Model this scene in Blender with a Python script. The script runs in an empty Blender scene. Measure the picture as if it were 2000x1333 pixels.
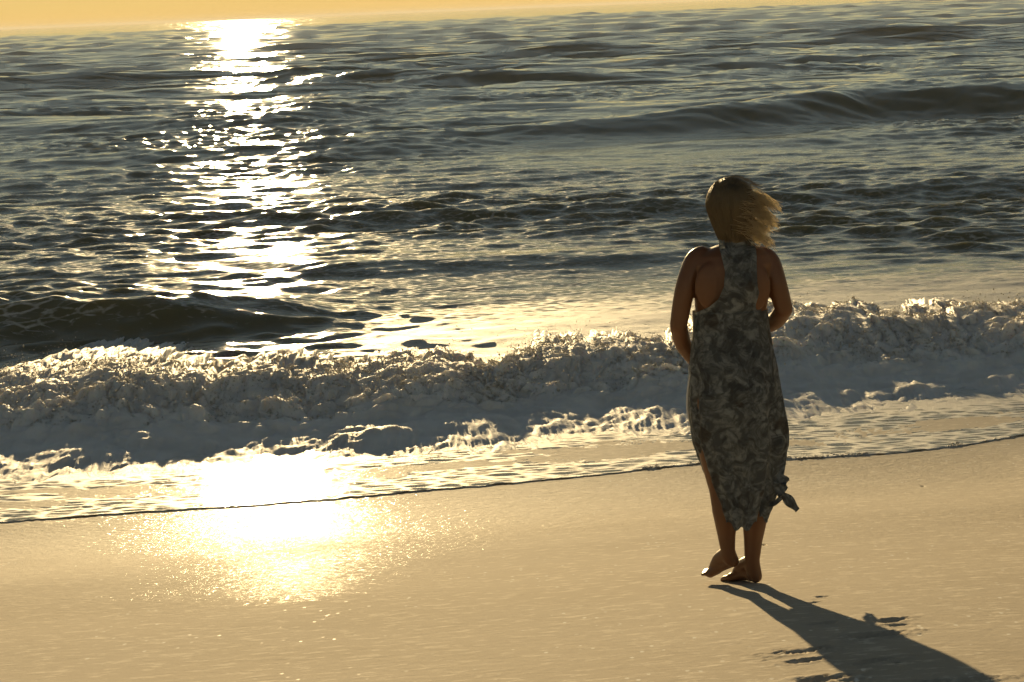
import bpy, bmesh, math, random
import numpy as np
from mathutils import Matrix, Vector

random.seed(7)
RNG = np.random.default_rng(11)
SC = bpy.context.scene

# ------------------------------------------------------------------ camera
F = 4500.0                                  # focal length in photograph pixels (2000 wide)
HC = 3.0                                    # camera height above the sea
ROLL = math.radians(2.35)
PITCH = math.radians(8.22)
fwd = Vector((0, math.cos(PITCH), -math.sin(PITCH)))
up0 = Vector((0, math.sin(PITCH), math.cos(PITCH)))
xr = Vector((1, 0, 0))
RT = xr * math.cos(ROLL) - up0 * math.sin(ROLL)
UP = xr * math.sin(ROLL) + up0 * math.cos(ROLL)
cam = bpy.data.cameras.new('camera')
cam.sensor_width = 36.0
cam.lens = 36.0 * F / 2000.0
cam.clip_start = 0.1
cam.clip_end = 60000
cam_o = bpy.data.objects.new('camera', cam)
SC.collection.objects.link(cam_o)
cam_o.matrix_world = Matrix(((RT.x, UP.x, -fwd.x, 0), (RT.y, UP.y, -fwd.y, 0),
                             (RT.z, UP.z, -fwd.z, HC), (0, 0, 0, 1)))
SC.camera = cam_o

# ------------------------------------------------------------------ light
SUN_EL = math.radians(8.0)
SUN_AZ = math.radians(-6.3)                 # measured from +Y towards +X
w = bpy.data.worlds.new('World')
SC.world = w
w.use_nodes = True
wn = w.node_tree
wn.nodes.clear()
sky = wn.nodes.new('ShaderNodeTexSky')
sky.sky_type = 'NISHITA'
sky.sun_disc = False
sky.sun_elevation = SUN_EL
sky.sun_rotation = SUN_AZ
sky.altitude = 0
sky.air_density = 0.9
sky.dust_density = 0.0
sky.ozone_density = 0.0
bg = wn.nodes.new('ShaderNodeBackground')
bg.inputs['Strength'].default_value = 0.05
wo = wn.nodes.new('ShaderNodeOutputWorld')
tint = wn.nodes.new('ShaderNodeMix')        # warm white balance of the evening picture
tint.data_type = 'RGBA'
tint.blend_type = 'MULTIPLY'
tint.inputs[0].default_value = 1.0
tint.inputs[7].default_value = (0.97, 0.875, 0.765, 1.0)
wn.links.new(sky.outputs[0], tint.inputs[6])
wn.links.new(tint.outputs[2], bg.inputs[0])
wn.links.new(bg.outputs[0], wo.inputs[0])
sun = bpy.data.lights.new('sun', 'SUN')
sun.energy = 5.0
sun.angle = math.radians(0.5)
sun.color = (1.0, 0.73, 0.36)
sun_o = bpy.data.objects.new('sun', sun)
SC.collection.objects.link(sun_o)
sd = Vector((math.sin(SUN_AZ) * math.cos(SUN_EL), math.cos(SUN_AZ) * math.cos(SUN_EL), math.sin(SUN_EL)))
sun_o.rotation_euler = sd.to_track_quat('Z', 'Y').to_euler()
sun_o.location = (0, 0, 30)
SC.view_settings.view_transform = 'Standard'
SC.view_settings.look = 'None'
SC.view_settings.gamma = 1.0
SC.view_settings.exposure = 0.30
SC.render.engine = 'CYCLES'
SC.cycles.use_denoising = True
SC.cycles.use_adaptive_sampling = True
SC.cycles.adaptive_threshold = 0.04
SC.cycles.max_bounces = 6
SC.cycles.sample_clamp_indirect = 6.0

# ------------------------------------------------------------------ helpers
def ray(px, py):
    v = fwd * F + RT * (px - 1000.0) - UP * (py - 666.5)
    return v

def on_z(px, py, z):
    v = ray(px, py)
    t = (z - HC) / v.z
    return Vector((0, 0, HC)) + v * t

def on_y(px, py, y):
    v = ray(px, py)
    return Vector((0, 0, HC)) + v * (y / v.y)

def link(o, parent=None):
    SC.collection.objects.link(o)
    if parent is not None:
        o.parent = parent
    return o

def mesh_obj(name, verts, faces, mat, parent=None, smooth=True):
    me = bpy.data.meshes.new(name)
    if isinstance(verts, np.ndarray):
        verts = verts.astype(np.float32)
        faces = np.asarray(faces, dtype=np.int32)
        n = faces.shape[1]
        me.vertices.add(len(verts))
        me.vertices.foreach_set('co', verts.ravel())
        me.loops.add(faces.size)
        me.loops.foreach_set('vertex_index', faces.ravel())
        me.polygons.add(len(faces))
        me.polygons.foreach_set('loop_start', np.arange(0, faces.size, n, dtype=np.int32))
        me.polygons.foreach_set('use_smooth', np.full(len(faces), smooth, dtype=bool))
        me.update(calc_edges=True)
    else:
        me.from_pydata(verts, [], faces)
        me.polygons.foreach_set('use_smooth', [smooth] * len(me.polygons))
    if mat:
        me.materials.append(mat)
    return link(bpy.data.objects.new(name, me), parent)

def grid_faces(nr, nc):
    i = np.arange(nr * nc, dtype=np.int32).reshape(nr, nc)
    return np.stack([i[:-1, :-1], i[:-1, 1:], i[1:, 1:], i[1:, :-1]], -1).reshape(-1, 4)

def add_attr(o, name, arr):
    a = o.data.attributes.new(name, 'FLOAT', 'POINT')
    a.data.foreach_set('value', np.asarray(arr, dtype=np.float32).ravel())

def smooth01(x):
    x = np.clip(x, 0, 1)
    return x * x * (3 - 2 * x)

def noise_tile(n, power, seed, lo=1, hi=None):
    """periodic fractal noise, unit variance"""
    r = np.random.default_rng(seed)
    k = np.fft.fftfreq(n) * n
    kk = np.hypot(k[:, None], k[None, :])
    kk[0, 0] = 1
    a = kk ** (-power)
    a[0, 0] = 0
    a[kk < lo] = 0
    if hi:
        a[kk > hi] = 0
    t = np.fft.ifft2(np.fft.fft2(r.standard_normal((n, n))) * a).real
    return (t / t.std()).astype(np.float32)

def sample(tile, u, v):
    """bilinear periodic lookup, u and v in tiles"""
    n = tile.shape[0]
    u = (u % 1.0) * n
    v = (v % 1.0) * n
    i = np.floor(u).astype(np.int32)
    j = np.floor(v).astype(np.int32)
    fu = (u - i).astype(np.float32)
    fv = (v - j).astype(np.float32)
    i %= n
    j %= n
    i1 = (i + 1) % n
    j1 = (j + 1) % n
    return (tile[i, j] * (1 - fu) * (1 - fv) + tile[i1, j] * fu * (1 - fv)
            + tile[i, j1] * (1 - fu) * fv + tile[i1, j1] * fu * fv)

def sea_tile(n, size, lmin, lmax, peak, spread, seed, ang=0.0):
    """wind-sea height plus choppy displacement, periodic tile; returns h, dx, dy with unit-rms height"""
    r = np.random.default_rng(seed)
    k = np.fft.fftfreq(n, d=size / n) * 2 * np.pi
    kx = k[:, None] + 0 * k[None, :]
    ky = 0 * k[:, None] + k[None, :]
    kk = np.hypot(kx, ky)
    kk[0, 0] = 1
    lam = 2 * np.pi / kk
    kp = 2 * np.pi / peak
    amp = kk ** (-2.0) * np.exp(-0.6 * (kp / kk) ** 2)
    th = np.arctan2(kx, -ky) - ang
    amp *= np.abs(np.cos(th / 2)) ** spread + 0.03
    amp[(lam < lmin) | (lam > lmax)] = 0
    amp[0, 0] = 0
    z = (r.standard_normal((n, n)) + 1j * r.standard_normal((n, n))) * amp
    h = np.fft.ifft2(z)
    s = h.real.std()
    dx = np.fft.ifft2(1j * z * kx / kk).real / s
    dy = np.fft.ifft2(1j * z * ky / kk).real / s
    return (h.real / s).astype(np.float32), dx.astype(np.float32), dy.astype(np.float32)

# --------------------------------------------------------------- materials
class NT:
    def __init__(self, name):
        self.m = bpy.data.materials.new(name)
        self.m.use_nodes = True
        self.t = self.m.node_tree
        self.t.nodes.clear()
        self.out = self.t.nodes.new('ShaderNodeOutputMaterial')
    def n(self, typ, ins=None, **kw):
        nd = self.t.nodes.new(typ)
        for k, v in kw.items():
            setattr(nd, k, v)
        for k, v in (ins or {}).items():
            if isinstance(v, bpy.types.NodeSocket):
                self.t.links.new(v, nd.inputs[k])
            else:
                nd.inputs[k].default_value = v
        return nd
    def math(self, op, a, b=0.0, clamp=False):
        return self.n('ShaderNodeMath', {0: a, 1: b}, operation=op, use_clamp=clamp).outputs[0]
    def ramp(self, fac, lo, hi, a=0.0, b=1.0):
        return self.n('ShaderNodeMapRange', {0: fac, 1: lo, 2: hi, 3: a, 4: b}, interpolation_type='SMOOTHSTEP').outputs[0]
    def noise(self, vec, scale, detail=3.0, rough=0.55, dist=0.0):
        return self.n('ShaderNodeTexNoise', {'Vector': vec, 'Scale': scale, 'Detail': detail, 'Roughness': rough, 'Distortion': dist}).outputs[0]
    def mapping(self, vec, scale=(1, 1, 1), rot=(0, 0, 0)):
        return self.n('ShaderNodeMapping', {'Vector': vec, 'Scale': scale, 'Rotation': rot}).outputs[0]
    def mixc(self, fac, a, b):
        nd = self.n('ShaderNodeMix', data_type='RGBA')
        for i, v in ((0, fac), (6, a), (7, b)):
            if isinstance(v, bpy.types.NodeSocket):
                self.t.links.new(v, nd.inputs[i])
            else:
                nd.inputs[i].default_value = v
        return nd.outputs[2]
    def pos(self):
        return self.n('ShaderNodeNewGeometry').outputs['Position']
    def attr(self, name):
        return self.n('ShaderNodeAttribute', attribute_name=name).outputs['Fac']
    def bump(self, h, strength, dist, normal=None):
        d = {'Height': h, 'Strength': strength, 'Distance': dist}
        if normal is not None:
            d['Normal'] = normal
        return self.n('ShaderNodeBump', d).outputs[0]
    def done(self, shader):
        self.t.links.new(shader, self.out.inputs[0])
        return self.m

def c4(r, g, b):
    return (r, g, b, 1.0)

def mat_sand():
    k = NT('wet_sand')
    p = k.pos()
    d = k.attr('inland')                       # metres up the beach from the water's edge
    wob = k.noise(k.mapping(p, (0.35, 1.0, 1.0)), 0.9, 3)
    dd = k.math('ADD', d, k.math('MULTIPLY', k.math('SUBTRACT', wob, 0.5), 1.6))
    film = k.ramp(dd, 3.0, 5.0, 1.0, 0.0)    # soaked band with a film of water
    calm = k.ramp(k.noise(k.mapping(p, (0.5, 0.50, 1.0)), 0.8, 2), 0.42, 0.62)
    grain = k.noise(p, 260.0, 3, 0.7)
    patch = k.noise(k.mapping(p, (0.5, 1.0, 1.0)), 1.3, 4)
    blot = k.noise(k.mapping(p, (0.8, 1.5, 1.0)), 14.0, 5, 0.65)
    col = k.mixc(grain, c4(0.43, 0.37, 0.29), c4(0.64, 0.56, 0.455))
    col = k.mixc(k.ramp(patch, 0.35, 0.7, 0.0, 0.25), col, c4(0.35, 0.285, 0.205))
    col = k.mixc(k.ramp(blot, 0.52, 0.66, 0.0, 0.9), col, c4(0.74, 0.66, 0.54))
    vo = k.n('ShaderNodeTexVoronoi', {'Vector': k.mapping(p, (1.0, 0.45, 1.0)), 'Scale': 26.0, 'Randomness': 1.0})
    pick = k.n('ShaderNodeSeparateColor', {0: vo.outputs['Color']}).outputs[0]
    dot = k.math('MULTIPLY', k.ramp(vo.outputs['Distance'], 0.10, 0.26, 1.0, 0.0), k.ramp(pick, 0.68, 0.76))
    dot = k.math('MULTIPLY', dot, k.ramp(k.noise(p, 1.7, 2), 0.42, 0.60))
    col = k.mixc(dot, col, c4(0.93, 0.90, 0.84))      # bubble spots, their sparkle painted in as near-white colour
    rip = k.noise(k.mapping(p, (16.0, 34.0, 10.0), (0, 0, 0.55)), 1.0, 3, 0.6, 0.8)
    fine = k.noise(p, 150.0, 3, 0.7)
    lump = k.noise(p, 22.0, 4, 0.6)
    ripw = k.math('MULTIPLY', k.math('MULTIPLY', film, 0.55), k.math('ADD', k.math('MULTIPLY', calm, 0.55), 0.45))
    b1 = k.bump(rip, k.math('ADD', ripw, 0.03), 0.018)
    b2 = k.bump(lump, 0.34, 0.006, b1)
    b3 = k.bump(fine, 0.34, 0.003, b2)
    rough = k.ramp(dd, 0.3, 4.0, 0.76, 0.92)
    bs = k.n('ShaderNodeBsdfPrincipled', {'Base Color': col, 'Roughness': rough, 'Normal': b3, 'IOR': 1.22,
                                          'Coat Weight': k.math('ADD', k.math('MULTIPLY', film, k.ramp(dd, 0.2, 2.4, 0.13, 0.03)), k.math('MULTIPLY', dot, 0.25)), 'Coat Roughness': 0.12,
                                          'Coat IOR': 1.33, 'Coat Normal': b1})
    return k.done(bs.outputs[0])

def mat_water():
    k = NT('sea_water')
    p = k.pos()
    foam = k.attr('foam')
    shal = k.attr('shallow')
    r1 = k.noise(k.mapping(p, (1.0, 1.5, 1.0)), 9.0, 4, 0.6)
    r2 = k.noise(k.mapping(p, (1.0, 1.7, 1.0)), 38.0, 3, 0.6)
    far = k.attr('far')
    r0 = k.noise(k.mapping(p, (0.45, 0.9, 1.0), (0, 0, 0.1)), 0.55, 2, 0.45, 0.3)
    b0 = k.bump(r0, far, 0.50)
    nearw = k.math('SUBTRACT', 1.0, k.math('MULTIPLY', far, 0.9))
    b1 = k.bump(r1, k.math('MULTIPLY', nearw, 0.16), 0.030, b0)
    b2 = k.bump(r2, k.math('MULTIPLY', nearw, 0.16), 0.007, b1)
    deep = k.mixc(shal, c4(0.17, 0.155, 0.09), c4(0.13, 0.10, 0.065))
    wat = k.n('ShaderNodeBsdfPrincipled', {'Base Color': deep, 'Roughness': 0.055, 'IOR': 1.333, 'Normal': b2,
                                           'Subsurface Weight': 0.7, 'Subsurface Radius': (0.35, 0.35, 0.2), 'Subsurface Scale': 1.0})
    # foam: lacy streaks broken up by noise
    lace = k.n('ShaderNodeTexVoronoi', {'Vector': k.mapping(p, (1.0, 2.2, 1.0)), 'Scale': 4.5}, feature='DISTANCE_TO_EDGE').outputs[0]
    fn = k.noise(k.mapping(p, (1.0, 1.8, 1.0)), 5.0, 6, 0.65, 1.0)
    m = k.math('ADD', k.math('MULTIPLY', fn, 0.9), k.math('MULTIPLY', k.ramp(lace, 0.0, 0.25, 0.25, 0.0), 1.0))
    thr = k.math('SUBTRACT', 1.0, foam)
    fm = k.math('MULTIPLY', k.ramp(k.math('SUBTRACT', m, thr), -0.12, 0.22), 0.85)
    fb = k.bump(k.noise(p, 55.0, 5, 0.75), 0.8, 0.012, b1)
    fd = k.n('ShaderNodeBsdfPrincipled', {'Base Color': c4(0.76, 0.74, 0.70), 'Roughness': 0.52, 'Specular IOR Level': 0.4, 'Normal': fb})
    mx = k.n('ShaderNodeMixShader', {0: fm, 1: wat.outputs[0], 2: fd.outputs[0]})
    return k.done(mx.outputs[0])

def mat_foam(name, col, sss, rough=0.6, bump=0.3):
    k = NT(name)
    p = k.pos()
    n1 = k.noise(p, 26.0, 6, 0.7)
    n2 = k.noise(p, 3.0, 5, 0.6)
    c = k.mixc(k.ramp(n2, 0.3, 0.7), c4(col[0] * .80, col[1] * .80, col[2] * .80), c4(*col))
    b = k.bump(n1, bump, 0.02)
    bs = k.n('ShaderNodeBsdfPrincipled', {'Base Color': c, 'Roughness': rough, 'Normal': b, 'IOR': 1.33,
                                          'Subsurface Weight': sss, 'Subsurface Radius': (0.12, 0.10, 0.07),
                                          'Subsurface Scale': 1.0})
    return k.done(bs.outputs[0])

def mat_froth():
    k = NT('froth')
    p = k.pos()
    n1 = k.noise(p, 90.0, 3, 0.6)
    b = k.bump(n1, 0.5, 0.01)
    d = k.n('ShaderNodeBsdfPrincipled', {'Base Color': c4(0.72, 0.70, 0.66), 'Roughness': 0.5, 'Normal': b, 'IOR': 1.33})
    t = k.n('ShaderNodeBsdfTranslucent', {'Color': c4(0.62, 0.58, 0.50), 'Normal': b})
    mx = k.n('ShaderNodeMixShader', {0: 0.5, 1: d.outputs[0], 2: t.outputs[0]})
    return k.done(mx.outputs[0])

def mat_skin():
    k = NT('tanned_skin')
    p = k.pos()
    n = k.noise(p, 14.0, 4)
    c = k.mixc(n, c4(0.135, 0.055, 0.022), c4(0.185, 0.082, 0.036))
    bs = k.n('ShaderNodeBsdfPrincipled', {'Base Color': c, 'Roughness': 0.42, 'Subsurface Weight': 0.15,
                                          'Subsurface Radius': (0.02, 0.008, 0.004), 'Subsurface Scale': 0.5,
                                          'Normal': k.bump(k.noise(p, 300.0, 2), 0.15, 0.002)})
    return k.done(bs.outputs[0])

def mat_dress():
    k = NT('printed_cloth')
    p = k.n('ShaderNodeTexCoord').outputs['Object']
    a = k.noise(p, 13.0, 5, 0.66, 1.6)
    b = k.noise(p, 30.0, 3, 0.5, 0.8)
    c = k.mixc(k.ramp(a, 0.36, 0.70), c4(0.065, 0.074, 0.084), c4(0.34, 0.375, 0.40))
    c = k.mixc(k.ramp(b, 0.48, 0.66), c, c4(0.10, 0.115, 0.13))
    c = k.mixc(k.ramp(k.noise(p, 9.0, 2), 0.60, 0.66, 0.0, 0.7), c, c4(0.05, 0.04, 0.032))
    weave = k.bump(k.noise(p, 60.0, 4), 0.3, 0.006)
    d = k.n('ShaderNodeBsdfPrincipled', {'Base Color': c, 'Roughness': 0.8, 'Normal': weave,
                                         'Specular IOR Level': 0.25, 'Sheen Weight': 0.15})
    t = k.n('ShaderNodeBsdfTranslucent', {'Color': c, 'Normal': weave})
    mx = k.n('ShaderNodeMixShader', {0: 0.35, 1: d.outputs[0], 2: t.outputs[0]})
    return k.done(mx.outputs[0])

def mat_hair(name, r, g, b, tr):
    k = NT(name)
    p = k.pos()
    n = k.noise(k.mapping(p, (60, 60, 12)), 1.0, 4)
    c = k.mixc(n, c4(r * .55, g * .5, b * .45), c4(r, g, b))
    d = k.n('ShaderNodeBsdfPrincipled', {'Base Color': c, 'Roughness': 0.4, 'Normal': k.bump(n, 0.5, 0.01)})
    t = k.n('ShaderNodeBsdfTranslucent', {'Color': c4(min(1, r * 1.35), min(1, g * 1.38), min(1, b * 1.42))})
    mx = k.n('ShaderNodeMixShader', {0: tr, 1: d.outputs[0], 2: t.outputs[0]})
    return k.done(mx.outputs[0])

def mat_plain(name, col, rough=0.6):
    k = NT(name)
    n = k.noise(k.pos(), 40.0, 3)
    c = k.mixc(n, c4(col[0] * .8, col[1] * .8, col[2] * .8), c4(*col))
    return k.done(k.n('ShaderNodeBsdfPrincipled', {'Base Color': c, 'Roughness': rough}).outputs[0])

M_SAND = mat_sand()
M_WATER = mat_water()
M_BORE = mat_foam('churned_foam', (0.90, 0.87, 0.83), 0.5)
M_FROTH = mat_froth()
M_SKIN = mat_skin()
M_DRESS = mat_dress()
M_HAIR = mat_hair('blonde_hair', 0.17, 0.13, 0.075, 0.06)
M_LOCK = mat_hair('blonde_locks', 0.30, 0.235, 0.14, 0.3)
M_WISP = mat_hair('loose_blonde_strands', 0.68, 0.60, 0.45, 0.64)  # sun shining through the strands is partly put into this lighter colour

# ------------------------------------------------------------------ shore
EDGE_Z = 0.06
def line_from_pixels(pts, z, slope_out):
    q = sorted(((on_z(x, y, z).x, on_z(x, y, z).y) for x, y in pts))
    xs = np.array([a for a, _ in q])
    ys = np.array([b for _, b in q])
    # continue sideways with a gentle slope, then run straight
    ext = 45.0
    xs = np.concatenate([[-400, xs[0] - ext], xs, [xs[-1] + ext, 400]])
    yl = ys[0] - slope_out * ext
    yr = ys[-1] + slope_out * ext
    ys = np.concatenate([[yl, yl], ys, [yr, yr]])
    def f(x):
        return np.interp(x, xs, ys)
    return f

_edge = line_from_pixels([(-150, 1030), (0, 1020), (250, 1005), (500, 990), (760, 968), (1000, 945), (1180, 926), (1350, 908),
                          (1550, 898), (1700, 890), (1850, 876), (2000, 850), (2150, 835)], EDGE_Z, 0.12)
_base = line_from_pixels([(-150, 890), (0, 880), (320, 868), (520, 856), (760, 838), (900, 820), (1085, 806), (1347, 784),
                          (1529, 760), (1700, 754), (1835, 746), (2000, 736), (2150, 726)], 0.0, 0.12)
N1 = noise_tile(512, 1.5, 21, lo=2)
N2 = noise_tile(512, 1.15, 22, lo=3)
N3 = noise_tile(512, 0.8, 23, lo=6)
NS = noise_tile(512, 2.6, 24, lo=2, hi=40)

def smooth_line(f):
    xs = np.linspace(-60, 60, 6001)
    y = f(xs)
    ker = np.hanning(41)
    ker /= ker.sum()
    ys = np.convolve(np.pad(y, 20, mode='edge'), ker, mode='valid')
    def g(x):
        return np.where(np.abs(x) < 59, np.interp(x, xs, ys), f(x))
    return g
_edge_s = smooth_line(_edge)
base_s = smooth_line(_base)
def edge_s(x):
    fade = np.exp(-(np.asarray(x, float) / 40.0) ** 2)
    return _edge_s(x) + fade * (0.020 * sample(N1, np.asarray(x) / 6.0 + 0.2, 0.3 + 0 * np.asarray(x))
                                + 0.010 * sample(N2, np.asarray(x) / 2.2, 0.7 + 0 * np.asarray(x)))

def sand_z(x, y):
    d = (_edge_s(x) - y) * 0.985
    s0, s1, L = 0.03, 0.140, 2.0
    a = np.clip(d, 0, L)
    z = s0 * np.minimum(d, L) + (s1 - s0) * a * a / (2 * L)
    z = z + s1 * np.clip(d - L, 0, 9.0) + 0.07 * np.clip(d - L - 9.0, 0, 40)
    z = np.maximum(z, -3.0)
    wav = 0.004 * sample(NS, x / 12.0, y / 12.0) * smooth01((d - 0.2) / 2.0)
    return z + EDGE_Z + wav

def hit_sand(px, py):
    v = ray(px, py)
    lo, hi = 4.0, 30.0
    for _ in range(60):
        m = 0.5 * (lo + hi)
        t = m / v.y
        if HC + v.z * t > float(sand_z(np.array([v.x * t]), np.array([m]))[0]):
            lo = m
        else:
            hi = m
    t = lo / v.y
    return Vector((v.x * t, lo, HC + v.z * t))

FOOT = hit_sand(1478, 1139)
PD = FOOT.y
print('foot', FOOT, 'edge at foot x', edge_s(np.array([FOOT.x])))

# footprints pressed into the sand: (pixel x, pixel y, heading, size)
prints = [(1572, 1272, 0.25, 1.0), (1568, 1291, 0.25, 0.8), (1612, 1326, 0.50, 1.0), (1740, 1212, 0.50, 0.8), (1755, 1222, 0.50, 0.5),
          (1604, 1166, 0.50, 0.45), (1715, 1241, 0.25, 1.1), (1622, 1216, 0.50, 0.7), (1715, 1292, 0.50, 0.8), (1875, 1331, 0.25, 1.1),
          (1585, 1178, 0.50, 0.4), (1672, 1329, 0.25, 0.6)]
def axis(parts):
    out = [np.array([parts[0][0]])]
    for a, b, n in parts:
        out.append(np.linspace(a, b, n + 1)[1:])
    return np.concatenate(out)
def geo(a, b, n):
    s = np.sign(a)
    return s * np.geomspace(abs(a), abs(b), n)
xs = np.concatenate([geo(-400, -4.6, 36)[:-1], np.linspace(-4.6, 0.7, 170)[:-1], np.linspace(0.7, 2.4, 170)[:-1],
                     np.linspace(2.4, 5.6, 110)[:-1], geo(5.6, 400, 36)])
ys = np.concatenate([geo(-150, -6, 18)[:-1], np.linspace(-6, 6, 60)[:-1], np.linspace(6, 9.8, 330)[:-1],
                     np.linspace(9.8, 18.5, 260)[:-1], np.linspace(18.5, 70, 40)])
X, Y = np.meshgrid(xs, ys)
Z = sand_z(X, Y)
for (px_, py_, hd, sz) in prints:
    c = hit_sand(px_, py_)
    ca, sa = math.cos(hd), math.sin(hd)
    u = ((X - c.x) * ca + (Y - c.y) * sa) / (0.085 * sz)
    v = (-(X - c.x) * sa + (Y - c.y) * ca) / (0.045 * sz)
    r = np.sqrt(u * u + v * v * (1 + 0.35 * np.clip(u, -1.5, 1.5)))
    jag = 1 + 0.30 * sample(N2, X / 0.9, Y / 0.9)
    r = r / jag
    Z -= 0.014 * sz * (1 - smooth01((r - 0.55) / 0.45)) - 0.004 * sz * np.exp(-((r - 1.25) / 0.28) ** 2)
Z += 0.0004 * sample(N3, X / 1.3, Y / 1.3) * (np.abs(X) < 6)
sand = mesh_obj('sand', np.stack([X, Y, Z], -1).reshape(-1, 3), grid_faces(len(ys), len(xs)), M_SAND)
add_attr(sand, 'inland', (edge_s(X) - Y))
sand['kind'] = 'structure'

# -------------------------------------------------------------------- sea
hA, dxA, dyA = sea_tile(1024, 131.0, 2.2, 26.0, 11.0, 16, 5, 0.08)
hB, dxB, dyB = sea_tile(1024, 29.0, 0.22, 2.4, 1.2, 8, 6, -0.05)
hC, dxC, dyC = sea_tile(512, 900.0, 24.0, 120.0, 45.0, 14, 8, 0.1)

# unbroken swells seen behind the breaker: crest pixels (front foot of the wave), height, face, back, lateral extent
def swell(pts, z=0.0):
    return smooth_line(line_from_pixels(pts, z, 0.05))
SW = [
    (swell([(-200, 662), (0, 660), (250, 655), (480, 645), (700, 640)]), 0.25, 0.9, 1.6, -12.0, -2.2, 2.6),
    (swell([(700, 300), (1000, 285), (1300, 262), (1700, 226), (2000, 214), (2300, 200)]), 0.62, 2.6, 4.5, 0.5, 40.0, 16.0),
    (swell([(-300, 275), (0, 268), (300, 262), (500, 255), (700, 240)]), 0.30, 2.6, 4.5, -40.0, -4.5, 3.5),
    (swell([(-200, 345), (100, 330), (400, 315), (700, 305), (900, 300)]), 0.14, 1.8, 3.2, -30.0, -1.5, 3.0),
    (swell([(300, 470), (800, 440), (1300, 420), (2000, 380)]), 0.12, 1.0, 2.2, -3.5, 12.0, 3.0),
    (swell([(0, 500), (600, 545), (1000, 530), (1500, 520), (1800, 510)]), 0.10, 0.8, 1.8, -3.0, 2.5, 1.5),
    (swell([(0, 180), (600, 165), (1000, 150), (2000, 100)]), 0.25, 3.5, 6.0, -60.0, 80.0, 9.0),
]
v = np.concatenate([[0.0, 0.002, 0.005, 0.010, 0.018, 0.03, 0.045, 0.065], np.arange(0.09, 7.0, 0.030), np.arange(7.0, 14.0, 0.045),
                    np.geomspace(14.0, 75.0, 420)[0:], np.geomspace(75.6, 700, 260), np.geomspace(710, 25000, 70)])
tt = np.concatenate([geo(-1.6, -0.30, 46)[:-1], np.linspace(-0.30, 0.30, 590), geo(0.30, 1.6, 46)[1:]])
V, T = np.meshgrid(v, tt, indexing='ij')
X = T * (14.6 + V)
Y = edge_s(np.clip(X, -399, 399)) + V
dist = np.hypot(X, Y)
near = smooth01((V - 0.3) / 5.0)
off = smooth01((V - 5) / 25.0)
detail = 1.0 - smooth01((dist - 60) / 500.0) * 0.8
a_A = (0.014 + 0.030 * off + 0.125 * smooth01((V - 25) / 110.0)) * near
a_B = (0.003 + 0.019 * smooth01((V - 1.5) / 5.0)) * smooth01(V / 0.6)
a_C = 0.22 * smooth01((V - 30) / 120)
sA = (sample(hA, X / 131., Y / 131.), sample(dxA, X / 131., Y / 131.), sample(dyA, X / 131., Y / 131.))
sB = (sample(hB, X / 29., Y / 29.), sample(dxB, X / 29., Y / 29.), sample(dyB, X / 29., Y / 29.))
sC = sample(hC, X / 900., Y / 900.)
fB = 1.0 - smooth01((dist - 80) / 160.)
gust = np.clip(0.80 + 0.35 * sample(NS, X / 45, Y / 45), 0.25, 1.5)
gust *= 1 - 0.25 * (1 - smooth01((Y - base_s(np.clip(X, -399, 399)) - 4.0) / 4.0)) * smooth01((X + 2.5) / 3.0)
Zw = EDGE_Z * np.exp(-V / 1.1)
film = 0.011 * np.sqrt(np.clip(1 - (1 - np.clip(V / 0.02, 0, 1)) ** 2, 0, 1)) - 0.003
Zw = Zw + film
Hsw = np.zeros_like(X)
lean = np.zeros_like(X)
for f, h, face, back, xa, xb, fade in SW:
    sw = Y - f(np.clip(X, -399, 399)) + 0.22 * face * sample(NS, X / 40., Y / 80.)
    env = smooth01((X - xa) / fade + 0.5) * smooth01((xb - X) / fade + 0.5)
    prof = np.where(sw < face, smooth01((sw + 0.15 * face) / (1.15 * face)) ** 1.25, np.exp(-((sw - face) / back) ** 2))
    prof = prof - 0.18 * np.exp(-((sw + face * 0.6) / (face * 0.8)) ** 2)
    Hsw += h * env * prof * (1 + 0.16 * sample(NS, X / 30., 0.4 + 0 * X))
Zw = Zw + a_A * sA[0] + a_B * fB * gust * sB[0] + a_C * sC + Hsw
ch = 0.45
Xd = X + ch * (a_A * sA[1] + a_B * fB * gust * sB[1]) * smooth01(V / 1.0)
Yd = Y + ch * (a_A * sA[2] + a_B * fB * gust * sB[2]) * smooth01(V / 1.0)
sea = mesh_obj('sea', np.stack([Xd, Yd, Zw], -1).reshape(-1, 3), grid_faces(len(v), len(tt)), M_WATER)
S = Y - base_s(np.clip(X, -399, 399))               # metres seaward of the breaker's foot
foam = np.zeros_like(X)
foam = np.maximum(foam, 0.46 * (1 - smooth01((V - 1.6) / 1.5)))
foam = np.maximum(foam, 0.75 * smooth01((S + 2.4) / 1.6) * (1 - smooth01((S - 0.2) / 0.4)))
behind = smooth01((S + 0.2) / 0.4) * (1 - smooth01((S - 4.0) / 6.0))
foam = np.maximum(foam, behind * (0.60 + 0.06 * sample(N1, X / 12, Y / 12) + 0.14 * smooth01((X + 2.0) / 5)))
foam = np.maximum(foam, 0.30 * (1 - smooth01((V - 20) / 30)))
foam *= 1 - 0.9 * smooth01((-1.2 - X) / 0.8) * smooth01((S - 2.6) / 0.6) * (1 - smooth01((S - 5.5) / 1.0))
add_attr(sea, 'foam', foam)
add_attr(sea, 'far', smooth01((dist - 35) / 80.0) * (1 - 0.8 * smooth01((dist - 110) / 150.0)))
add_attr(sea, 'shallow', (1 - smooth01(V / 2.4)) * 0.9 + 0.1 * (1 - smooth01((V - 3) / 12)))
sea['kind'] = 'structure'

# ---------------------------------------------------------- breaking wave
xb = np.concatenate([np.linspace(-22, -4.7, 90)[:-1], np.linspace(-4.7, 5.2, 760)[:-1], np.linspace(5.2, 24, 90)])
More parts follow.
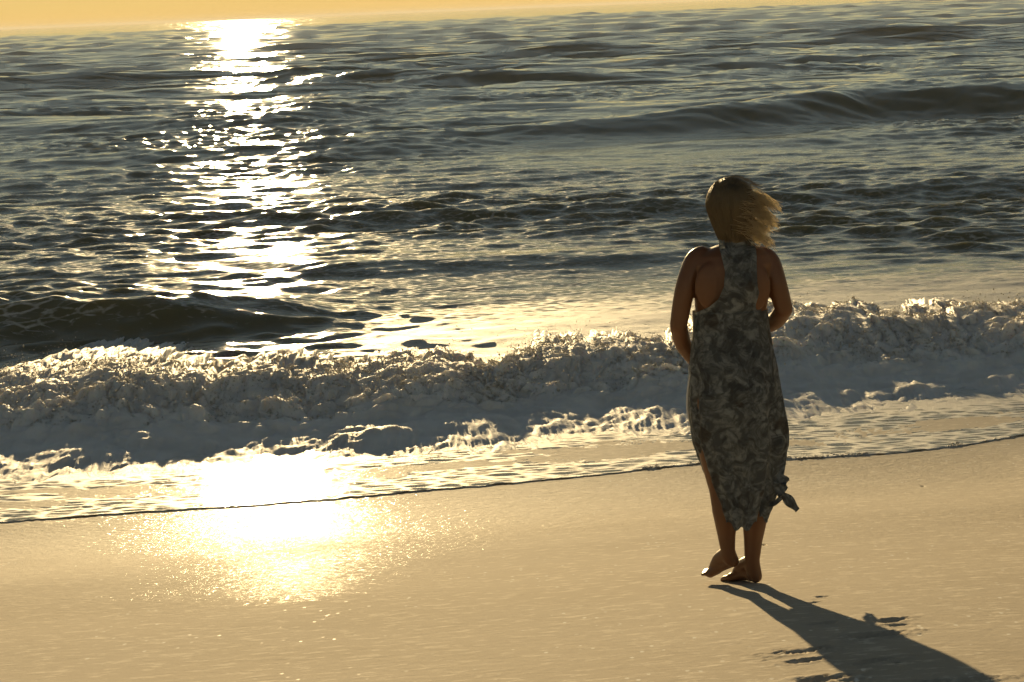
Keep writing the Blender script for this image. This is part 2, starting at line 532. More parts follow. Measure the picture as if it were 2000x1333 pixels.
# profile: (distance seaward of the foot, height) as fractions
prof = np.array([(-1.75, -0.12), (-1.30, -0.01), (-1.10, 0.05), (-0.75, 0.09), (-0.40, 0.13), (-0.12, 0.18), (0.02, 0.24), (0.08, 0.31), (0.15, 0.37),
                 (0.25, 0.44), (0.40, 0.51), (0.60, 0.60), (0.85, 0.73), (1.12, 0.87), (1.36, 0.97), (1.58, 1.0), (1.82, 0.95), (2.15, 0.83),
                 (2.6, 0.64), (3.2, 0.40), (3.8, 0.14), (4.5, -0.10), (5.0, -0.30)])
arc = np.concatenate([[0], np.cumsum(np.hypot(np.diff(prof[:, 0]), np.diff(prof[:, 1]) * 0.4))])
def at(d):
    return float(np.interp(d, prof[:, 0], arc))
ta = np.concatenate([np.linspace(0, at(-0.1), 46)[:-1], np.linspace(at(-0.1), at(1.82), 118)[:-1], np.linspace(at(1.82), arc[-1], 60)])
P0 = np.interp(ta, arc, prof[:, 0])
P1 = np.interp(ta, arc, prof[:, 1])
for _ in range(3):
    P0[1:-1] = (P0[:-2] + 2 * P0[1:-1] + P0[2:]) / 4
    P1[1:-1] = (P1[:-2] + 2 * P1[1:-1] + P1[2:]) / 4
XB, IA = np.meshgrid(xb, np.arange(len(ta)), indexing='ij')
TA = ta[IA]
hx = np.interp(xb, [-22, -5, -3.6, -3.2, -2.6, -1.6, -0.6, 0.3, 0.9, 1.6, 2.2, 3.0, 3.8, 5, 24],
               [0.28, 0.30, 0.29, 0.36, 0.32, 0.28, 0.26, 0.29, 0.33, 0.31, 0.31, 0.34, 0.36, 0.35, 0.28])
hx = 0.90 * hx * (1 + 0.04 * sample(NS, xb / 7.0, 0.1 + 0 * xb))
yb = base_s(xb) + 0.05 * sample(N1, xb / 7.0, 0.9 + 0 * xb)
steep = 1 + 0.18 * sample(N1, xb / 6.0, 0.5 + 0 * xb)
BX = XB.copy()
toe = 1 + 0.28 * sample(NS, xb / 4.5, 0.75 + 0 * xb) + 0.08 * sample(N2, xb / 3.0, 0.2 + 0 * xb)     # ragged leading edge of the foam
BY = yb[:, None] + np.where(P0[None, :] < 0, P0[None, :] * toe[:, None], P0[None, :] * steep[:, None])
BZ = P1[None, :] * hx[:, None] + 0.05 * EDGE_Z
upper = smooth01((TA - at(0.08)) / (at(0.40) - at(0.08)))
backf = smooth01((TA - at(2.15)) / 1.2)
crest = np.exp(-((TA - at(1.58)) / 0.55) ** 2)
low = smooth01((TA - at(-1.2)) / 0.9)
amp = (0.006 + 0.018 * low + 0.034 * upper) * (1 - 0.75 * backf) * (1 - 0.72 * crest)
def puff(t, u, w_):
    return np.abs(sample(t, u, w_)) - 0.8
NB = noise_tile(512, 2.2, 41, lo=3, hi=80)
NB2 = noise_tile(512, 2.0, 42, lo=3, hi=28)
NB3 = noise_tile(512, 1.8, 43, lo=2, hi=10)
nn = (0.75 * puff(NB, XB / 4.0, TA / 4.0) + 0.40 * puff(NB2, XB / 1.5 + 0.3, TA / 1.5 + 0.1) + 0.20 * puff(NB3, XB / 0.62 + 0.6, TA / 0.62)
      + 0.5 * sample(NS, XB / 5.0, TA / 5.0))
# outward normal of the profile
g0 = np.gradient(P0)
g1 = np.gradient(P1 * 0.33)
gl = np.hypot(g0, g1)
ny, nz = -g1 / gl, g0 / gl
BY += amp * nn * ny[None, :]
BZ += amp * nn * nz[None, :]
BX += amp * 0.5 * sample(NB2, XB / 2.2 + 0.5, TA / 2.2)
keep = smooth01((BZ + 0.03) / 0.05)
wave_root = bpy.data.objects.new('breaking_wave', None)
link(wave_root)
wave_root.location = (0.0, float(base_s(np.array([0.0]))[0]), 0.0)
wave_root['label'] = 'white foaming breaker rolling in just behind the water edge'
wave_root['category'] = 'wave'
OFF = np.array(wave_root.location)
bverts = np.stack([BX, BY, BZ], -1)
fb = grid_faces(len(xb), len(ta))[:, ::-1]
bore = mesh_obj('wave_body', bverts.reshape(-1, 3) - OFF, fb, M_BORE, wave_root)

# froth clumps and flying drops along the crest
def ico(sub):
    bm = bmesh.new()
    bmesh.ops.create_icosphere(bm, subdivisions=sub, radius=1.0)
    vs = np.array([q.co[:] for q in bm.verts], dtype=np.float32)
    bm.verts.index_update()
    fs = np.array([[q.index for q in f.verts] for f in bm.faces], dtype=np.int32)
    bm.free()
    return vs, fs
ICO1 = ico(1)
OCTA = (np.array([(1, 0, 0), (-1, 0, 0), (0, 1, 0), (0, -1, 0), (0, 0, 1), (0, 0, -1)], dtype=np.float32),
        np.array([(0, 2, 4), (2, 1, 4), (1, 3, 4), (3, 0, 4), (2, 0, 5), (1, 2, 5), (3, 1, 5), (0, 3, 5)], dtype=np.int32))
def scatter(name, cen, rad, mat, parent, base, squash=1.0, rough=0.25):
    vs, fs = base
    n = len(cen)
    rot = RNG.standard_normal((n, 3, 3))
    q, _ = np.linalg.qr(rot)
    sc = rad[:, None] * (0.7 + 0.6 * RNG.random((n, 3)))
    loc = vs[None] * (1 + rough * RNG.standard_normal((n, len(vs), 1)) * 0.6)
    pts = np.einsum('nvk,nkj->nvj', loc * sc[:, None, :], q)
    pts[..., 2] *= squash
    pts += cen[:, None, :]
    fcs = fs[None] + (np.arange(n) * len(vs))[:, None, None]
    o = mesh_obj(name, pts.reshape(-1, 3).astype(np.float32), fcs.reshape(-1, 3), mat, parent)
    return o

def crest_points(n, t_lo, t_hi, xlo=-5.2, xhi=5.6, pw=1.0):
    i = np.clip(np.searchsorted(xb, RNG.uniform(xlo, xhi, n)), 0, len(xb) - 1)
    j = np.clip(np.searchsorted(ta, t_lo + (t_hi - t_lo) * RNG.random(n) ** pw), 0, len(ta) - 1)
    return bverts[i, j] + RNG.normal(0, 0.006, (n, 3)), i, j

pts, ii, jj = crest_points(120000, at(0.2), at(2.6), pw=0.9)
dens = sample(N1, pts[:, 0] / 3.0, pts[:, 1] / 3.0) + 0.8 * sample(N2, pts[:, 0] / 1.0, pts[:, 1] / 1.0)
pts = pts[dens > -0.2]
rad = np.clip(0.0032 * np.exp(RNG.normal(0, 0.6, len(pts))), 0.0012, 0.016)
fo = scatter('froth', pts - OFF, rad, M_FROTH, wave_root, OCTA, 0.9, 0.08)
fo['kind'] = 'stuff'

pts, ii, jj = crest_points(36000, at(0.40), at(1.82))
burst = np.clip(sample(N1, pts[:, 0] / 4.0, 0.2 + 0 * pts[:, 0]) + 0.7 * sample(N2, pts[:, 0] / 1.6, 0.4 + 0 * pts[:, 0]), -1, 3)
lift = RNG.exponential(0.038, len(pts)) * np.exp(0.45 * burst)
pts[:, 2] += lift
pts[:, 1] += RNG.normal(0, 0.4, len(pts)) * lift
pts[:, 0] += RNG.normal(0, 0.35, len(pts)) * lift + RNG.normal(0, 0.02, len(pts))
rad = np.clip(0.0024 * np.exp(RNG.normal(0, 0.5, len(pts))), 0.001, 0.009)
so = scatter('spray', pts - OFF, rad, M_FROTH, wave_root, OCTA, 1.0, 0.1)
so['kind'] = 'stuff'

# bubbles along the water's edge
n = 1500
bx = RNG.uniform(0.6, 4.6, n)
bv = np.abs(RNG.normal(0, 0.05, n)) + 0.01
sel = sample(N1, bx / 2.0, 0.3 + 0 * bx) > 0.2
bx, bv = bx[sel], bv[sel]
by = edge_s(bx) + bv
bz = EDGE_Z * np.exp(-bv / 1.1) + 0.008
rad = np.clip(0.005 * np.exp(RNG.normal(0, 0.5, len(bx))), 0.002, 0.016)
eo = scatter('foam', np.stack([bx, by, bz], -1), rad, M_FROTH, None, ICO1, 0.6, 0.1)
eo['kind'] = 'stuff'
eo['label'] = 'white bubbles along the thin edge of the swash'
eo['category'] = 'foam'

# ----------------------------------------------------------------- person
ORG = Vector(FOOT)
def P(x, y, d=0.0):
    """point at photograph pixel (x, y), d metres beyond the person's mid-plane"""
    return on_y(x, y, PD + d) - ORG
MM = (on_y(1500, 700, PD) - on_y(1400, 700, PD)).length / 100.0     # metres per pixel at the person

person = bpy.data.objects.new('person', None)
link(person)
person.location = ORG
person['label'] = 'barefoot woman in a long patterned dress walking along the wet sand'
person['category'] = 'person'

class Body:
    def __init__(self):
        self.v = []
        self.f = []
    def loft(self, rings, n=20, cap=True):
        base = len(self.v)
        for r in rings:
            for i in range(n):
                a = 2 * math.pi * i / n
                self.v.append(r(a))
        m = len(rings)
        for k in range(m - 1):
            for i in range(n):
                j = (i + 1) % n
                self.f.append((base + k * n + i, base + k * n + j, base + (k + 1) * n + j, base + (k + 1) * n + i))
        if cap:
            self.f.append(tuple(base + i for i in reversed(range(n))))
            self.f.append(tuple(base + (m - 1) * n + i for i in range(n)))
    def tube(self, pts, radii, n=16, flat=None, sub=4):
        """tapered limb through points with round ends; flat = (axis vector, factor)"""
        P_ = [Vector(p) for p in pts]
        # catmull-rom
        C, R = [], []
        for i in range(len(P_) - 1):
            p0 = P_[max(i - 1, 0)]
            p1, p2 = P_[i], P_[i + 1]
            p3 = P_[min(i + 2, len(P_) - 1)]
            for s in range(sub):
                t = s / sub
                C.append(0.5 * ((2 * p1) + (-p0 + p2) * t + (2 * p0 - 5 * p1 + 4 * p2 - p3) * t * t + (-p0 + 3 * p1 - 3 * p2 + p3) * t ** 3))
                R.append(radii[i] * (1 - t) + radii[i + 1] * t)
        C.append(P_[-1])
        R.append(radii[-1])
        t0 = (C[1] - C[0]).normalized()
        t1 = (C[-1] - C[-2]).normalized()
        C = [C[0] - t0 * R[0] * 0.9, C[0] - t0 * R[0] * 0.5] + C + [C[-1] + t1 * R[-1] * 0.5, C[-1] + t1 * R[-1] * 0.9]
        R = [R[0] * 0.35, R[0] * 0.85] + R + [R[-1] * 0.85, R[-1] * 0.35]
        rings = []
        ref = Vector((0.3, 1, 0.2)).normalized()
        for i, c in enumerate(C):
            t = (C[min(i + 1, len(C) - 1)] - C[max(i - 1, 0)]).normalized()
            u = (ref - t * ref.dot(t)).normalized()
            w_ = t.cross(u)
            def ring(a, c=c, u=u, w_=w_, r=R[i]):
                p = u * math.cos(a) * r + w_ * math.sin(a) * r
                if flat:
                    ax, k = flat
                    p = p - ax * (p.dot(ax) * (1 - k))
                return c + p
            rings.append(ring)
        self.loft(rings, n)
    def ball(self, c, rx, ry, rz, n=18, rot=None):
        rings = []
        for k in range(1, 12):
            th = math.pi * k / 12
            def ring(a, th=th):
                p = Vector((rx * math.sin(th) * math.cos(a), ry * math.sin(th) * math.sin(a), -rz * math.cos(th)))
                if rot:
                    p = rot @ p
                return c + p
            rings.append(ring)
        self.loft(rings, n)

B = Body()
# torso: pixel row, left edge, right edge, half depth, depth centre
torso = [(478, 1402, 1470, .055, .00), (487, 1375, 1492, .065, .00), (497, 1357, 1505, .078, .0), (515, 1352, 1510, .090, .0), (545, 1354, 1506, .100, .005),
         (580, 1356, 1501, .105, .01), (612, 1358, 1497, .098, .01), (645, 1360, 1495, .092, .005), (680, 1358, 1500, .098, .0),
         (715, 1354, 1510, .108, -.01), (750, 1356, 1513, .114, -.015), (785, 1358, 1514, .114, -.015), (815, 1362, 1511, .106, -.01),
         (838, 1368, 1508, .09, 0.0)]
rings = []
for (y, l, r, dp, dc) in torso:
    c = (P(l, y, dc) + P(r, y, dc)) / 2
    hw = (P(r, y, dc) - P(l, y, dc)).length / 2
    def ring(a, c=c, hw=hw, dp=dp):
        ca, sa = math.cos(a), math.sin(a)
        e = 0.86
        x = hw * math.copysign(abs(ca) ** e, ca)
        yy = dp * math.copysign(abs(sa) ** e, sa)
        return c + Vector((x, yy, 0))
    rings.append(ring)
B.loft(rings, 36)
# shoulder blades and bust, buttocks
B.ball(P(1392, 560, -.070), .070, .022, .095)
B.ball(P(1470, 560, -.070), .070, .022, .095)
B.ball(P(1395, 588, .085), .062, .050, .058)
B.ball(P(1468, 588, .085), .062, .050, .058)
B.ball(P(1400, 785, -.055), .080, .060, .085)
B.ball(P(1470, 785, -.055), .080, .060, .085)
# neck and head (face turned to the sea, slightly left)
B.tube([P(1437, 505, .0), P(1435, 478, .005), P(1432, 450, .02)], [.060, .052, .050])
HC_ = P(1430, 400, .015)
rotz = Matrix.Rotation(math.radians(18), 3, 'Z')
B.ball(HC_, .074, .095, .105, rot=rotz)
def HP(x, y, z):
    return HC_ + rotz @ Vector((x, y, z))
B.ball(HP(0, .035, -.060), .056, .060, .065, rot=rotz)          # jaw
B.ball(HP(0, .085, -.105), .020, .016, .016, rot=rotz)          # chin
B.tube([HP(0, .092, .010), HP(0, .108, -.020), HP(0, .114, -.036)], [.009, .011, .013], 10)   # nose
B.ball(HP(0, .094, -.066), .022, .012, .006, rot=rotz)          # lips
B.ball(HP(0, .092, -.075), .019, .012, .007, rot=rotz)
for s in (-1, 1):
    B.ball(HP(s * .033, .082, .002), .015, .010, .011, rot=rotz)    # eyes
    B.ball(HP(s * .034, .088, .024), .022, .009, .007, rot=rotz)    # brows
    B.ball(HP(s * .074, .0, -.015), .010, .020, .031, rot=rotz)     # ears
    B.ball(HP(s * .046, .062, -.035), .020, .022, .020, rot=rotz)   # cheeks

# hands: palm, four fingers with bends, thumb
def hand(wrist, dirv, palm_n, side, curl):
    dirv = dirv.normalized()
    palm_n = (palm_n - dirv * palm_n.dot(dirv)).normalized()
    lat = dirv.cross(palm_n).normalized() * side
    pc = wrist + dirv * .045
    B.tube([wrist - dirv * .005, wrist + dirv * .03, wrist + dirv * .075], [.024, .036, .036], 14, (palm_n, .42))
    lens = [.068, .078, .073, .056]
    for i in range(4):
        o = wrist + dirv * (.080 - .004 * abs(i - 1.2)) + lat * (.028 - .0185 * i)
        a = 0.0
        pts = [o - dirv * .02, o]
        for seg in (.46, .30, .24):
            a += curl
            dd_ = dirv * math.cos(a) + palm_n * math.sin(a)
            pts.append(pts[-1] + dd_ * lens[i] * seg)
        B.tube(pts, [.0085, .0090, .0082, .0076, .0068], 10, None, 3)
    o = wrist + dirv * .022 + lat * .026
    td = (dirv * .75 + lat * .6 + palm_n * .35).normalized()
    B.tube([o - td * .01, o + td * .025, o + td * .046 + dirv * .004, o + td * .058 + dirv * .014], [.013, .0115, .0098, .0080], 10)

# left arm of the picture
sL, eL, wL = P(1357, 513, 0.0), P(1325, 636, -.015), P(1356, 708, .13)
B.tube([P(1372, 500, 0), sL, P(1338, 565, -.02), eL], [.040, .043, .040, .034])
B.tube([eL, P(1334, 672, .055), wL], [.034, .033, .021])
hand(wL, P(1392, 700, .19) - wL, Vector((.45, -.25, -.3)), -1, 0.42)
# right arm of the picture
sR, eR, wR = P(1503, 513, 0.0), P(1531, 604, -.015), P(1492, 643, .12)
B.tube([P(1488, 500, 0), sR, P(1517, 555, -.02), eR], [.040, .042, .040, .035])
B.tube([eR, P(1516, 626, .055), wR], [.035, .034, .023])
hand(wR, P(1455, 652, .19) - wR, Vector((-.45, -.25, -.3)), 1, 0.42)
# legs
B.tube([P(1400, 815, -.01), P(1399, 870, .00), P(1407, 925, .012), P(1412, 958, .012), P(1417, 1000, -.002), P(1419, 1045, .012), P(1422, 1078, .012)],
       [.082, .074, .062, .054, .052, .036, .027], 20)
B.tube([P(1470, 815, -.01), P(1472, 870, .0), P(1470, 925, .0), P(1470, 958, .0), P(1474, 1005, -.012), P(1471, 1055, .0), P(1469, 1095, .0)],
       [.082, .074, .062, .055, .052, .037, .029], 20)

def foot(ankle, heel, ball, toe, wd, toe_up=0.0):
    """ankle, heel, ball of the foot, tip of the big toe as points; wd = sideways unit vector towards the little toe"""
    B.tube([ankle, (ankle + heel) * .5 + (ball - heel) * .04, heel], [.030, .031, .027], 14)
    upz = Vector((0, 0, 1))
    inst = ankle * .45 + ball * .55 + upz * .012
    B.tube([ankle - upz * .005, inst, ball], [.030, .029, .021], 14)
    for k in (-1, 0, 1):
        B.tube([heel, (heel + ball) / 2 + wd * .008 * k + upz * (.010 if k < 1 else .0), ball + wd * .023 * k - upz * .004], [.024, .020, .019], 12)
    d = toe - ball
    for i, (ln, r) in enumerate(((1.0, .0125), (.98, .0090), (.88, .0085), (.74, .0080), (.58, .0078))):
        b0 = ball + wd * (-.030 + .0165 * i) - upz * .006
        B.tube([b0 - d * .2, b0 + d * ln * .55 + upz * .003, b0 + d * ln * .95 - upz * .003 + upz * toe_up], [r * 1.1, r, r * .85], 10)

gz = lambda x, y: float(sand_z(np.array([x + ORG.x]), np.array([y + ORG.y]))[0]) - ORG.z
# lifted foot, pointing left and away; standing foot pointing away and left
hl = P(1431, 1096, .015)
bl = P(1392, 1116, .125)
tl = P(1369, 1117, .165)
wdl = Vector((-.55, -.83, 0)).normalized()
foot(P(1422, 1078, .012), hl, bl, tl, wdl, 0.004)
hr = P(1476, 1128, .0)
hr.z = gz(hr.x, hr.y) + .026
br = hr + Vector((-.066, .125, 0))
br.z = gz(br.x, br.y) + .022
tr_ = hr + Vector((-.092, .178, 0))
tr_.z = gz(tr_.x, tr_.y) + .013
foot(P(1469, 1095, .0), hr, br, tr_, Vector((.87, .48, 0)).normalized())
print('lifted toe clearance', tl.z - gz(tl.x, tl.y), bl.z - gz(bl.x, bl.y))

def remeshed(name, verts, faces, voxel, smooth_it, mat, parent):
    o = mesh_obj(name, [tuple(q) for q in verts], faces, mat, parent)
    m = o.modifiers.new('remesh', 'REMESH')
    m.mode = 'VOXEL'
    m.voxel_size = voxel
    m.use_smooth_shade = True
    s = o.modifiers.new('smooth', 'SMOOTH')
    s.iterations = smooth_it
    s.factor = 0.5
    dg = bpy.context.evaluated_depsgraph_get()
    ev = o.evaluated_get(dg)
    me = bpy.data.meshes.new_from_object(ev)
    o.modifiers.clear()
    old = o.data
    o.data = me
    me.name = name
    bpy.data.meshes.remove(old)
    if not me.materials:
        me.materials.append(mat)
    me.polygons.foreach_set('use_smooth', [True] * len(me.polygons))
    return o
body = remeshed('body', B.v, B.f, 0.0045, 8, M_SKIN, person)

# dress: rings below the arms to the hem, then a racer back and a front bib
dr = [(606, 1352, 1498, .112, .008), (640, 1353, 1501, .106, .003), (680, 1350, 1508, .112, -.003), (720, 1346, 1518, .124, -.012),
      (760, 1344, 1526, .134, -.016), (800, 1346, 1532, .136, -.016), (835, 1350, 1536, .132, -.012), (862, 1355, 1538, .126, -.008),
      (890, 1364, 1532, .120, -.004), (920, 1375, 1526, .115, .0), (950, 1388, 1520, .110, .0), (980, 1401, 1510, .106, .0), (1012, 1413, 1498, .102, .0)]
ry = np.array([a[0] for a in dr], float)
nrow, ncol = 110, 160
DV = np.zeros((nrow, ncol, 3))
ND = noise_tile(256, 1.6, 31, lo=2)
for i in range(nrow):
    t = i / (nrow - 1)
    y = 606 + (1016 - 606) * t
    l = np.interp(y, ry, [a[1] for a in dr])
    r = np.interp(y, ry, [a[2] for a in dr])
    dp = np.interp(y, ry, [a[3] for a in dr])
    dc = np.interp(y, ry, [a[4] for a in dr])
    c = (P(l, y, dc) + P(r, y, dc)) / 2
    hw = (P(r, y, dc) - P(l, y, dc)).length / 2
    for j in range(ncol):
        a = 2 * math.pi * j / ncol
        ca, sa = math.cos(a), math.sin(a)
        fl = 1 + (0.018 + 0.105 * t ** 1.6) * math.sin(6 * a + 1.3 + 2.6 * t) + (0.008 + 0.055 * t ** 1.7) * math.sin(13 * a + 4 * t + .4)
        fl += 0.02 * (0.4 + t) * float(ND[int(t * 200) % 256, int(j * 256 / ncol)])
        fl *= 0.985 - 0.045 * t
        hem = -(0.012 * math.sin(3 * a + 1) + 0.006 * math.sin(11 * a)) * smooth01(np.array((t - .7) / .3)) * 1.5
        DV[i, j] = c + Vector((hw * math.copysign(abs(ca) ** .9, ca) * fl, dp * math.copysign(abs(sa) ** .9, sa) * fl, hem))
idx = np.arange(nrow * ncol).reshape(nrow, ncol)
jn = np.roll(idx, -1, axis=1)
dfaces = np.stack([idx[:-1], jn[:-1], jn[1:], idx[1:]], -1).reshape(-1, 4)
dverts = [DV.reshape(-1, 3)]
dfs = [dfaces]
cnt = nrow * ncol
# racer back (d<0) and bib (d>0) above the ring, following the torso
def panel(rows, sign, cnt):
    nr, nc = 60, 40
    yy = np.array([q[0] for q in rows], float)
    G = np.zeros((nr, nc, 3))
    ty = np.array([q[0] for q in torso], float)
    for i in range(nr):
        y = yy[0] + (yy[-1] - yy[0]) * i / (nr - 1)
        l = np.interp(y, yy, [q[1] for q in rows])
        r = np.interp(y, yy, [q[2] for q in rows])
        tl_ = np.interp(y, ty, [q[1] for q in torso])
        tr2 = np.interp(y, ty, [q[2] for q in torso])
        dp = np.interp(y, ty, [q[3] for q in torso])
        dc = np.interp(y, ty, [q[4] for q in torso])
        for j in range(nc):
            x = l + (r - l) * j / (nc - 1)
            q = (x - (tl_ + tr2) / 2) / ((tr2 - tl_) / 2)
            q = max(-.995, min(.995, q))
            dep = dp * (1 - abs(q) ** 2.2) ** 0.47
            extra = 0.0
            for bx_ in (1395, 1468):
                yb_ = 560 if sign < 0 else 588
                k_ = math.exp(-((x - bx_) / 27) ** 2 - ((y - yb_) / 34) ** 2)
                extra += (.022 if sign < 0 else .052) * k_
            G[i, j] = P(x, y, dc + sign * (dep + extra + .010))
    return G.reshape(-1, 3), grid_faces(nr, nc) + cnt
g, fc = panel([(468, 1404, 1472), (482, 1404, 1476), (500, 1409, 1478), (530, 1416, 1478), (560, 1414, 1480), (585, 1403, 1486), (600, 1385, 1492), (612, 1357, 1497), (630, 1357, 1499)], -1, cnt)
dverts.append(g); dfs.append(fc); cnt += len(g)
g, fc = panel([(478, 1406, 1468), (500, 1390, 1482), (530, 1376, 1490), (570, 1362, 1496), (605, 1358, 1498), (625, 1357, 1499)], 1, cnt)
dverts.append(g); dfs.append(fc); cnt += len(g)
dress = mesh_obj('dress', np.concatenate(dverts), np.concatenate(dfs), M_DRESS, person)

# sash end flapping at the right of the hem
def ribbon(name, path, width, wdir, mat, parent, thick=0.004):
    vs, fs = [], []
    n = len(path)
    for i, p in enumerate(path):
        ww = width[i] / 2
        t = (path[min(i + 1, n - 1)] - path[max(i - 1, 0)]).normalized()
        wv = (wdir - t * wdir.dot(t)).normalized()
        nv = t.cross(wv) * thick / 2
        for a, b in ((-1, -1), (1, -1), (1, 1), (-1, 1)):
            vs.append(p + wv * ww * a + nv * b)
    for i in range(n - 1):
        for k in range(4):
            a, b = i * 4 + k, i * 4 + (k + 1) % 4
            fs.append((a, b, b + 4, a + 4))
    fs.append((3, 2, 1, 0))
    e = (n - 1) * 4
    fs.append((e, e + 1, e + 2, e + 3))
    return mesh_obj(name, [tuple(q) for q in vs], fs, mat, parent, False)
def curve_pts(pts, n):
    out = []
    for i in range(len(pts) - 1):
        p0 = pts[max(i - 1, 0)]; p1 = pts[i]; p2 = pts[i + 1]; p3 = pts[min(i + 2, len(pts) - 1)]
        for s in range(n):
            t = s / n
            out.append(0.5 * ((2 * p1) + (-p0 + p2) * t + (2 * p0 - 5 * p1 + 4 * p2 - p3) * t * t + (-p0 + 3 * p1 - 3 * p2 + p3) * t ** 3))
    out.append(pts[-1])
    return out
p = curve_pts([P(1522, 900, -.05), P(1524, 930, -.06), P(1521, 955, -.07), P(1538, 975, -.07), P(1558, 997, -.06)], 5)
wds = [.032 + .012 * math.sin(i * .9) for i in range(len(p))]
ribbon('sash', p, wds, Vector((.8, .3, .5)), M_DRESS, dress)
p = curve_pts([P(1512, 935, -.07), P(1530, 937, -.075), P(1534, 948, -.075), P(1516, 965, -.07)], 5)
ribbon('sash', p, [.040 + .006 * math.sin(i) for i in range(len(p))], Vector((.2, .4, .9)), M_DRESS, dress)
p = curve_pts([P(1500, 984, -.05), P(1512, 984, -.06), P(1526, 972, -.065)], 5)
ribbon('sash', p, [.020] * len(p), Vector((.2, .5, .8)), M_DRESS, dress)
# rim light of the dress edge, added as a pale strip off the hip
rim_strip = Body()
rim_strip.tube([P(1351, 722, -.02), P(1346, 745, -.02), P(1343, 775, -.02), P(1343, 805, -.02), P(1348, 832, -.02)], [.0025, .004, .0048, .004, .002], 8)
mesh_obj('rim_strip', [tuple(q) for q in rim_strip.v], rim_strip.f, mat_plain('pale_rim', (0.7, 0.68, 0.64)), dress)

# hair: a full cap of hair, and strands blown to the right
HB = Body()
HB.ball(P(1430, 395, .005), .089, .104, .100, n=28)
HB.tube([P(1431, 400, -.015), P(1434, 430, -.025), P(1436, 462, -.028)], [.088, .072, .046], 22)
hair = remeshed('hair', HB.v, HB.f, 0.006, 10, M_HAIR, person)
SV, SF = [], []
def strand(pts, r0, r1):
    b = len(SV)
    n_ = len(pts)
    for i, q in enumerate(pts):
        r = r0 + (r1 - r0) * i / (n_ - 1)
        for k in range(3):
            a = 2.094 * k
            SV.append((q.x + r * math.cos(a), q.y + r * math.sin(a), q.z + r * math.sin(a + .8)))
    for i in range(n_ - 1):
        for k in range(3):
            a, b2 = b + i * 3 + k, b + i * 3 + (k + 1) % 3
            SF.append((a, b2, b2 + 3, a + 3))
rs = random.Random(4)
hc = P(1430, 395, 0.0)
for i in range(620):
    # roots on the right and back of the head, tips streaming right in separate locks
    lock = int(rs.random() ** 0.9 * 22) / 22.0
    ty = min(1.0, max(0.0, lock + rs.gauss(0, .012)))
    root = P(1436 + 20 * math.sin(math.pi * min(1, ty * 1.1)) + rs.uniform(-14, 2), 368 + 84 * ty + rs.uniform(-5, 5), rs.uniform(-.06, .05))
    reach = (0.55 + 0.45 * math.sin(lock * 37.0)) * rs.uniform(.55, 1.1)
    tip = P(1480 + 40 * reach - 8 * ty, 388 + 86 * ty + 10 * math.sin(lock * 23) + rs.uniform(-6, 10), rs.uniform(-.10, .05))
    mid = (root + tip) / 2 + Vector((rs.uniform(0, .012), rs.uniform(-.02, .02), .012 + .012 * math.sin(lock * 51) + rs.uniform(-.006, .006)))
    q3 = tip + Vector((rs.uniform(0, .02), 0, rs.uniform(-.02, .004)))
    pts_ = curve_pts([root, mid, tip, q3], 4)
    strand(pts_, .0012, .0003)
for i in range(70):
    # strands lifted across the back of the head towards the right
    x0 = rs.uniform(1405, 1455)
    y0 = rs.uniform(385, 455)
    root = P(x0, y0, -.085 + .03 * abs((x0 - 1430) / 25))
    tip = P(rs.uniform(1470, 1508), y0 + rs.uniform(0, 34), rs.uniform(-.13, -.05))
    mid = (root + tip) / 2 + Vector((0, -.03 + rs.uniform(-.01, .01), rs.uniform(-.005, .012)))
    strand(curve_pts([root, mid, tip], 5), .0008, .0003)
wisps = mesh_obj('blown_strands', SV, SF, M_WISP, hair)
SV, SF = [], []
neck = P(1437, 468, -.03)
crown = P(1427, 400, .0)
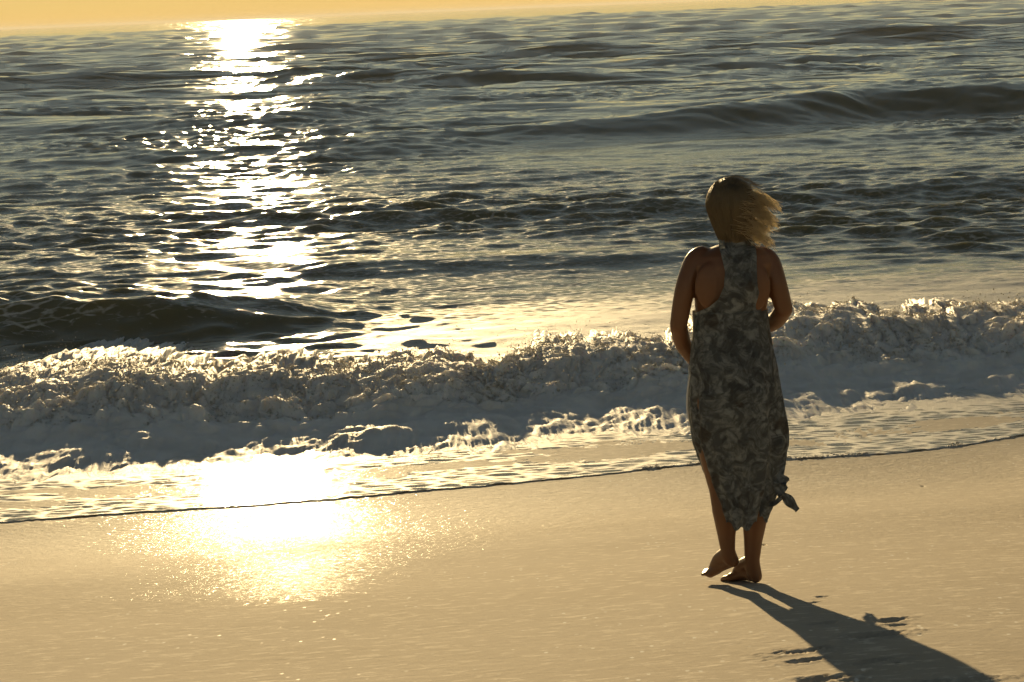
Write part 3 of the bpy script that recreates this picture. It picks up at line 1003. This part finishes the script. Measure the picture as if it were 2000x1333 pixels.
for i in range(2600):
    # locks combed from the crown over the back and sides of the head down to the nape
    fi = rs.uniform(math.radians(-35), math.radians(215))       # 0 = right, 90 = towards the viewer
    cx, cy = math.cos(fi), -math.sin(fi)
    ln = rs.uniform(0.75, 1.0)
    t0 = rs.uniform(0.0, 0.45) if i % 2 else rs.uniform(0, .04)
    pts_ = []
    rr = 1.0 + rs.uniform(-.01, .035)
    wig = rs.uniform(0, 6.28)
    for q in range(9):
        t = t0 + (ln - t0) * q / 8
        if t < .55:
            th = t / .55 * math.pi / 2
            r_, z_ = math.sin(th), math.cos(th) * .103
            e = Vector((cx * .090 * r_ * rr, cy * .105 * r_ * rr, z_ * rr))
        else:
            u_ = (t - .55) / .45
            k_ = 1 - .46 * u_ ** 1.3
            e = Vector((cx * .090 * k_ * rr, cy * .105 * k_ * rr, -.140 * u_))
            e += Vector(((.018 if cx > -.2 else .004) * u_, -.012 * u_, 0))
        e += Vector((math.sin(wig + 5 * t) * .003, math.cos(wig + 4 * t) * .003, 0))
        pts_.append(crown + e)
    strand(pts_, .0019, .0008)
for i in range(170):
    # flyaways lifted off the head by the wind
    a = rs.uniform(-.2, math.pi + .3)
    dep = rs.uniform(-.07, .06)
    k_ = math.sqrt(1 - (dep / .115) ** 2)
    c0 = crown + Vector((math.cos(a) * .088 * k_, dep, .006 + math.sin(a) * .098 * k_))
    o_ = (c0 - crown).normalized()
    c1 = c0 + o_ * rs.uniform(.002, .010) + Vector((.022, 0, -.004 * math.cos(a)))
    c2 = c1 + Vector((rs.uniform(.015, .045), rs.uniform(-.01, .01), -rs.uniform(.0, .025)))
    strand(curve_pts([c0, c1, c2], 4), .0007, .0003)
locks = mesh_obj('locks', SV, SF, M_LOCK, hair)
SV, SF = [], []
# ------------------------------------------------------------------- haze
k = NT('sea_haze')
vol = k.n('ShaderNodeVolumePrincipled', {'Color': c4(0.86, 0.82, 0.74), 'Density': 0.00022, 'Anisotropy': 0.22})
k.t.links.new(vol.outputs[0], k.out.inputs['Volume'])
hx0, hx1, hy0, hy1, hz0, hz1 = -45000.0, 45000.0, -400.0, 27000.0, -4.2, 8.0
hv = [(x, y, z) for z in (hz0, hz1) for x, y in ((hx0, hy0), (hx1, hy0), (hx1, hy1), (hx0, hy1))]
haze = mesh_obj('haze', hv, [(3, 2, 1, 0), (4, 5, 6, 7), (0, 1, 5, 4), (1, 2, 6, 5), (2, 3, 7, 6), (3, 0, 4, 7)], k.m, None, False)
haze['kind'] = 'stuff'
print('tris', sum(len(o.data.polygons) for o in SC.objects if o.type == 'MESH'))
